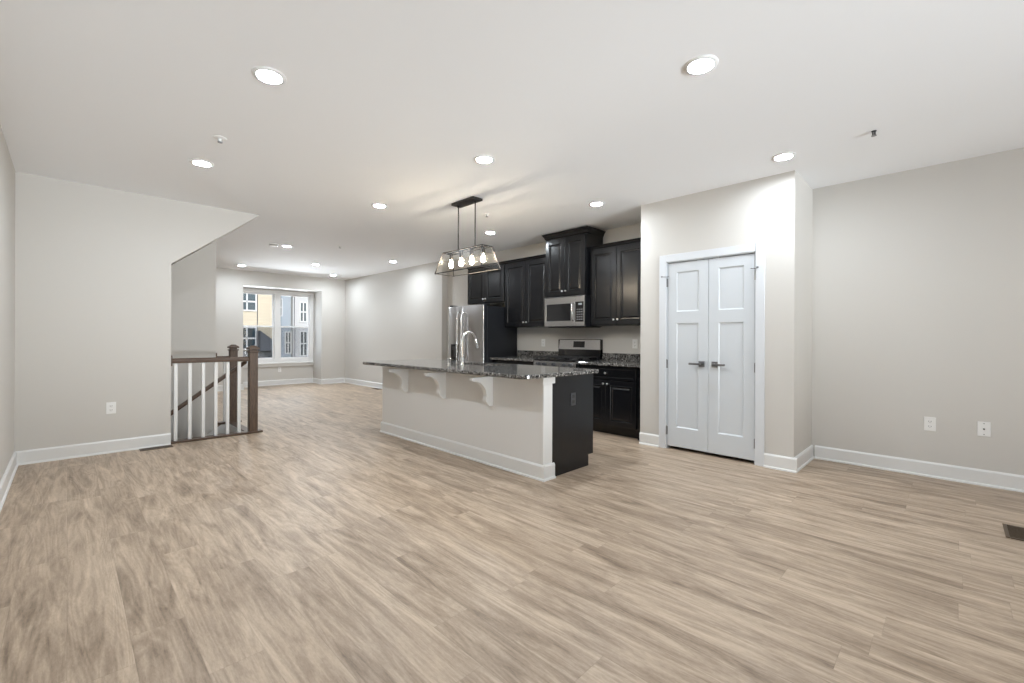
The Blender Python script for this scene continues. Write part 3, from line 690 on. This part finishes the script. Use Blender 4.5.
for d_, yy in ((d1, ysp - .055), (d2, ysp + .055)):
    MB().tube([(xf + .005, yy, 1.63), (xf - .030, yy, 1.625), (xf - .052, yy, 1.59), (xf - .060, yy, 1.40), (xf - .062, yy, 1.05), (xf - .060, yy, .72), (xf - .052, yy, .53), (xf - .030, yy, .495), (xf + .005, yy, .49)], .014, 12).build('handle', M_steel, d_, smooth=True)
dp = MB().box(xf - .004, xf + .003, 5.845, 6.055, .80, 1.10, .003).build('dispenser', M_blackglass, d2)
dp['label'] = 'black water and ice dispenser'
MB().box(xf - .022, xf - .003, 5.85, 6.05, .80, .815, .003).box(xf - .018, xf - .003, 5.905, 5.995, 1.00, 1.06, .006).box(xf - .010, xf - .003, 5.93, 5.97, .90, 1.0, .003).build('dispenser_paddle', M_blackplate, d2)
for yy in (y0 + .05, y1 - .05): MB().box(xf + .01, xf + .14, yy - .03, yy + .03, ztop + .0005, ztop + .022, .006).build('hinge_cover', M_fridgeside, fg)

# ------------------------------------------------------------------ pendant
PX, PY = 3.15, 3.87
pd = thing('pendant_light', (PX, PY, H), 'linear four bulb pendant in a dark tapered metal frame over the island', 'pendant light')
MB().box(PX - .068, PX + .068, PY - .195, PY + .195, H - .028, H - .0005, .004).build('canopy', M_darkmetal, pd)
tz, bz = 2.19, 1.95
tx, ty, bx, by = .07, .345, .135, .41
for yy in (PY - .148, PY + .148): MB().cyl((PX, yy, tz), (PX, yy, H - .028), .0065, seg=12).cyl((PX, yy, H - .045), (PX, yy, H - .028), .013, seg=14).build('rod', M_darkmetal, pd)
m = MB(); q = .0068
def bar(a, b__): m.tube([a, b__], q, 4)
T4 = [(PX+sx*tx, PY+sy*ty, tz) for sx, sy in ((-1,-1),(1,-1),(1,1),(-1,1))]; B4 = [(PX+sx*bx, PY+sy*by, bz) for sx, sy in ((-1,-1),(1,-1),(1,1),(-1,1))]
for i in range(4): bar(T4[i], T4[(i+1) % 4]); bar(B4[i], B4[(i+1) % 4]); bar(T4[i], B4[i])
m.box(PX - .016, PX + .016, PY - ty, PY + ty, tz - .008, tz + .008, .002)
m.build('frame', M_darkmetal, pd)
for i in range(4):
    P = [Vector(T4[i]), Vector(T4[(i+1) % 4]), Vector(B4[(i+1) % 4]), Vector(B4[i])]
    cc = sum(P, Vector())/4; nn = (P[1]-P[0]).cross(P[3]-P[0]).normalized()*.0015
    P = [cc + (p_ - cc)*.972 for p_ in P]; g_ = MB()
    A = [g_.bm.verts.new(p_ + nn) for p_ in P]; B = [g_.bm.verts.new(p_ - nn) for p_ in P]
    g_.bm.faces.new(A); g_.bm.faces.new(B[::-1])
    for k_ in range(4): g_.bm.faces.new((A[k_], A[(k_+1) % 4], B[(k_+1) % 4], B[k_]))
    g_.build('glass_pane', M_pglass, pd)
for k_ in range(4):
    yy = PY - .2775 + .185*k_
    sc_ = MB().lathe([(0, 0), (.019, 0), (.021, -.01), (.021, -.062), (.017, -.068), (0, -.068)], (PX, yy, tz - .008), seg=18).build('socket', M_darkmetal, pd, smooth=True)
    tag(MB().lathe([(.013, 0), (.015, -.012), (.019, -.032), (.025, -.052), (.026, -.068), (.022, -.084), (.012, -.095), (0, -.098)], (PX, yy, tz - .076), seg=18).build('bulb', M_bulb, sc_, smooth=True), 'glowing warm bulb')

# ------------------------------------------------------------------ recessed lights
def downlight():
    t_ = thing('recessed_light', (0, 0, H), None, 'ceiling light', 'round recessed ceiling lights')
    MB().lathe([(.062, -.003), (.068, -.010), (.080, -.009), (.090, -.003), (.091, 0)], (0, 0, H), seg=32).build('trim_ring', M_trim, t_, smooth=True)
    MB().lathe([(0, -.007), (.03, -.0065), (.05, -.005), (.0625, -.002)], (0, 0, H), seg=24).build('lens', M_lens, t_, smooth=True)
    return t_
spots = [(.83, 2.85, 'recessed ceiling light at upper left, largest on the left side of the ceiling'),
         (.83, 4.70, 'recessed ceiling light nearest the left stair wall'),
         (2.50, 1.01, 'recessed ceiling light at upper right, the largest in the photo'),
         (2.52, 2.86, 'recessed ceiling light right of the pendant, in front of the kitchen'),
         (2.55, 4.73, 'recessed ceiling light just left of the pendant canopy'),
         (4.24, 1.02, 'recessed ceiling light just in front of the pantry corner'),
         (4.25, 2.89, 'recessed ceiling light above the black kitchen cabinets, left of the pantry wall'),
         (4.33, 4.78, 'recessed ceiling light right behind the pendant rods'),
         (2.60, 7.95, 'recessed ceiling light beside the smoke detector'),
         (2.62, 10.80, 'recessed ceiling light above the left window, leftmost of the far room'),
         (3.68, 9.50, 'recessed ceiling light in the middle of the far room ceiling'),
         (4.62, 10.85, 'recessed ceiling light near the far right corner, smallest of all'),
         (4.62, 8.0, 'recessed ceiling light near the bare wall left of the pendant')]
dl = downlight()
for i, (x, y_, lab) in enumerate(spots):
    o = dl if i == 0 else copy_tree(dl)
    o.location = (x, y_, H); o['label'] = lab

# ------------------------------------------------------------------ ceiling fittings
sm = thing('smoke_detector', (2.39, 7.93, H), 'white round smoke detector on the ceiling left of a recessed light', 'smoke detector')
MB().lathe([(.07, 0), (.07, -.012), (.062, -.018), (.060, -.034), (.05, -.042), (0, -.043)], (2.39, 7.93, H), seg=32).build('housing', M_plate, sm, smooth=True)
MB().lathe([(.0635, -.0185), (.0645, -.022), (.0625, -.026)], (2.39, 7.93, H), seg=32).build('sensor_slot', M_slot, sm)
def sprinkler(x, y_, label, m_, r=.038):
    t_ = thing('sprinkler_head', (x, y_, H), label, 'sprinkler')
    MB().lathe([(r, 0), (r*.98, -.004), (r*.5, -.008), (.011, -.010), (.011, -.030), (.006, -.032), (0, -.032)], (x, y_, H), seg=20).build('escutcheon', m_, t_, smooth=True)
    MB().lathe([(0, -.033), (.017, -.033), (.017, -.036), (0, -.036)], (x, y_, H), seg=16).build('deflector', M_nickel, t_, smooth=True)
    MB().box(x - .013, x - .010, y_ - .003, y_ + .003, H - .034, H - .01).box(x + .010, x + .013, y_ - .003, y_ + .003, H - .034, H - .01).build('yoke', M_nickel, t_)
sprinkler(.824, 4.01, 'white sprinkler head on the ceiling above the stair wall', M_plate, .045)
sprinkler(3.22, 7.30, 'tiny sprinkler head on the ceiling left of the pendant', M_plate, .03)
sprinkler(3.657, 4.096, 'tiny sprinkler head on the ceiling right of the pendant canopy', M_plate, .03)
sprinkler(4.185, .424, 'dark sprinkler head on the bare ceiling at upper right', M_slot, .016)

# ------------------------------------------------------------------ outlets and registers
def outlet(x, y_, z, nrm, label, kind='duplex'):
    """nrm: direction the plate faces"""
    n = Vector(nrm); s_ = Vector((-n.y, n.x, 0))
    t_ = thing('wall_outlet', (x, y_, z), label, 'outlet')
    def bx(m, u0, u1, z0, z1, w0, w1, bev=0):
        a = s_*u0 + n*w0; b__ = s_*u1 + n*w1
        return m.box(x + a.x, x + b__.x, y_ + a.y, y_ + b__.y, z + z0, z + z1, bev)
    bx(MB(), -.038, .038, -.060, .060, .0005, .006, .002).build('cover_plate', M_plate, t_)
    if kind == 'duplex':
        for dz in (.021, -.021):
            r_ = bx(MB(), -.017, .017, dz - .014, dz + .014, .006, .008, .0008).build('receptacle', M_plate, t_)
            m = MB(); bx(m, -.009, -.006, dz - .004, dz + .007, .008, .0084); bx(m, .006, .009, dz - .004, dz + .007, .008, .0084); bx(m, -.002, .002, dz - .011, dz - .007, .008, .0084)
            m.build('slot', M_slot, r_)
    else:
        m = MB().cyl((x + n.x*.006, y_ + n.y*.006, z), (x + n.x*.016, y_ + n.y*.016, z), .006, seg=12)
        m.build('coax_jack', M_slot, t_)
        m = MB()
        for dz in (.045, -.045): m.cyl((x + n.x*.006, y_ + n.y*.006, z + dz), (x + n.x*.0072, y_ + n.y*.0072, z + dz), .004, seg=10)
        m.build('screw', M_nickel, t_)
outlet(.319, YS0, .464, (0, -1, 0), 'white duplex outlet on the left stair wall')
outlet(XR, .151, .465, (-1, 0, 0), 'white duplex outlet on the right wall')
outlet(XR, -.175, .468, (-1, 0, 0), 'white cable jack plate right of the duplex outlet', 'jack')
outlet(XR, 4.65, 1.135, (-1, 0, 0), 'white duplex outlet on the kitchen wall left of the range')
outlet(XR, 3.03, 1.135, (-1, 0, 0), 'white duplex outlet on the kitchen wall beside the pantry')
outlet(3.79, YBAY, .385, (0, -1, 0), 'white duplex outlet under the far window')

def register(x0, x1, y0, y1, label, along):
    t_ = thing('floor_register', ((x0+x1)/2, (y0+y1)/2, 0), label, 'floor vent')
    q = .018; z = .006
    m = MB().box(x0, x1, y0, y0+q, .0005, z, .002).box(x0, x1, y1-q, y1, .0005, z, .002).box(x0, x0+q, y0+q, y1-q, .0005, z, .002).box(x1-q, x1, y0+q, y1-q, .0005, z, .002)
    m.build('frame', M_register, t_)
    MB().box(x0+q, x1-q, y0+q, y1-q, .0004, .0012).build('opening', M_slot, t_)
    m = MB(); k_ = 0
    if along == 'x':
        v = x0 + q + .008
        while v < x1 - q - .004: m.box(v, v + .005, y0+q, y1-q, .0013, .0045); v += .014
    else:
        v = y0 + q + .008
        while v < y1 - q - .004: m.box(x0+q, x1-q, v, v + .005, .0013, .0045); v += .014
    m.build('louvre', M_register, t_)
register(.54, .82, 6.05, 6.165, 'brown floor register against the left stair wall', 'x')
register(4.05, 4.33, -.36, -.225, 'brown floor register at the right edge of the photo', 'x')
register(5.07, 5.19, 9.45, 9.75, 'small brown floor register beside the far bare wall', 'y')

# ------------------------------------------------------------------ outside
struct(MB().box(-60, 80, YBAY + .6, 120, -3.3, -3.0), 'ground', M_ground, 'street level ground outside the window', 'ground')
def house(name, x0, x1, y0, y1, z1, m_, label, wins, stone_z=None, roof=True):
    t_ = thing(name, ((x0+x1)/2, y0, -3), label, 'building')
    MB().box(x0, x1, y0, y1, -3, z1).build('wall', m_, t_)
    if stone_z is not None: MB().box(x0 - .04, x1 + .04, y0 - .06, y0, -3, stone_z).build('stone_base', M_stone, t_)
    MB().prism([(y0 - .4, z1), (y1 + .4, z1), ((y0+y1)/2, z1 + 3)], 'x', x0, x1).build('roof', M_roof, t_)
    for wx, wz, ww, wh in wins:
        fr_ = MB(); q = .06
        fr_.box(wx - ww/2 - q, wx + ww/2 + q, y0 - .05, y0, wz + wh/2, wz + wh/2 + q); fr_.box(wx - ww/2 - q, wx + ww/2 + q, y0 - .05, y0, wz - wh/2 - q, wz - wh/2)
        fr_.box(wx - ww/2 - q, wx - ww/2, y0 - .05, y0, wz - wh/2, wz + wh/2); fr_.box(wx + ww/2, wx + ww/2 + q, y0 - .05, y0, wz - wh/2, wz + wh/2)
        fr_.box(wx - ww/2, wx + ww/2, y0 - .045, y0, wz - .04, wz + .04); fr_.box(wx - .03, wx + .03, y0 - .045, y0, wz - wh/2, wz + wh/2)
        o = fr_.build('window', M_trim, t_)
        MB().box(wx - ww/2, wx + ww/2, y0 - .02, y0 - .005, wz - wh/2, wz + wh/2).build('pane', M_outglass, o)
    return t_
h1 = house('town_house', -2, 7.35, 24, 34, 7, M_cream, 'cream sided town house with stone base seen through the left window',
           [(6.05, 2.92, .72, .80), (6.05, 1.15, .72, .98), (3.2, 2.92, 1.0, .9), (3.2, 1.15, 1.0, 1.0)], .55)
MB().prism([(6.46, .56), (6.46, 1.52), (7.25, .86), (7.25, .56)], 'y', 23.3, 23.93).build('shade_wedge', M_roof, h1)  # dark wedge stands in for the diagonal shade on the cream front
house('town_house', 7.5, 9.06, 27, 36, 8, M_bluegrey, 'blue grey town house seen through the right window', [(8.42, 2.9, .22, .9), (8.9, .9, .24, 1.15)], None)
house('town_house', 9.10, 15, 26.8, 36, 8, M_pale, 'pale grey town house at the right of the right window', [(9.66, 2.68, .30, 1.05), (9.68, .85, .32, 1.35), (12.5, 3, 1, 1.6)], None)
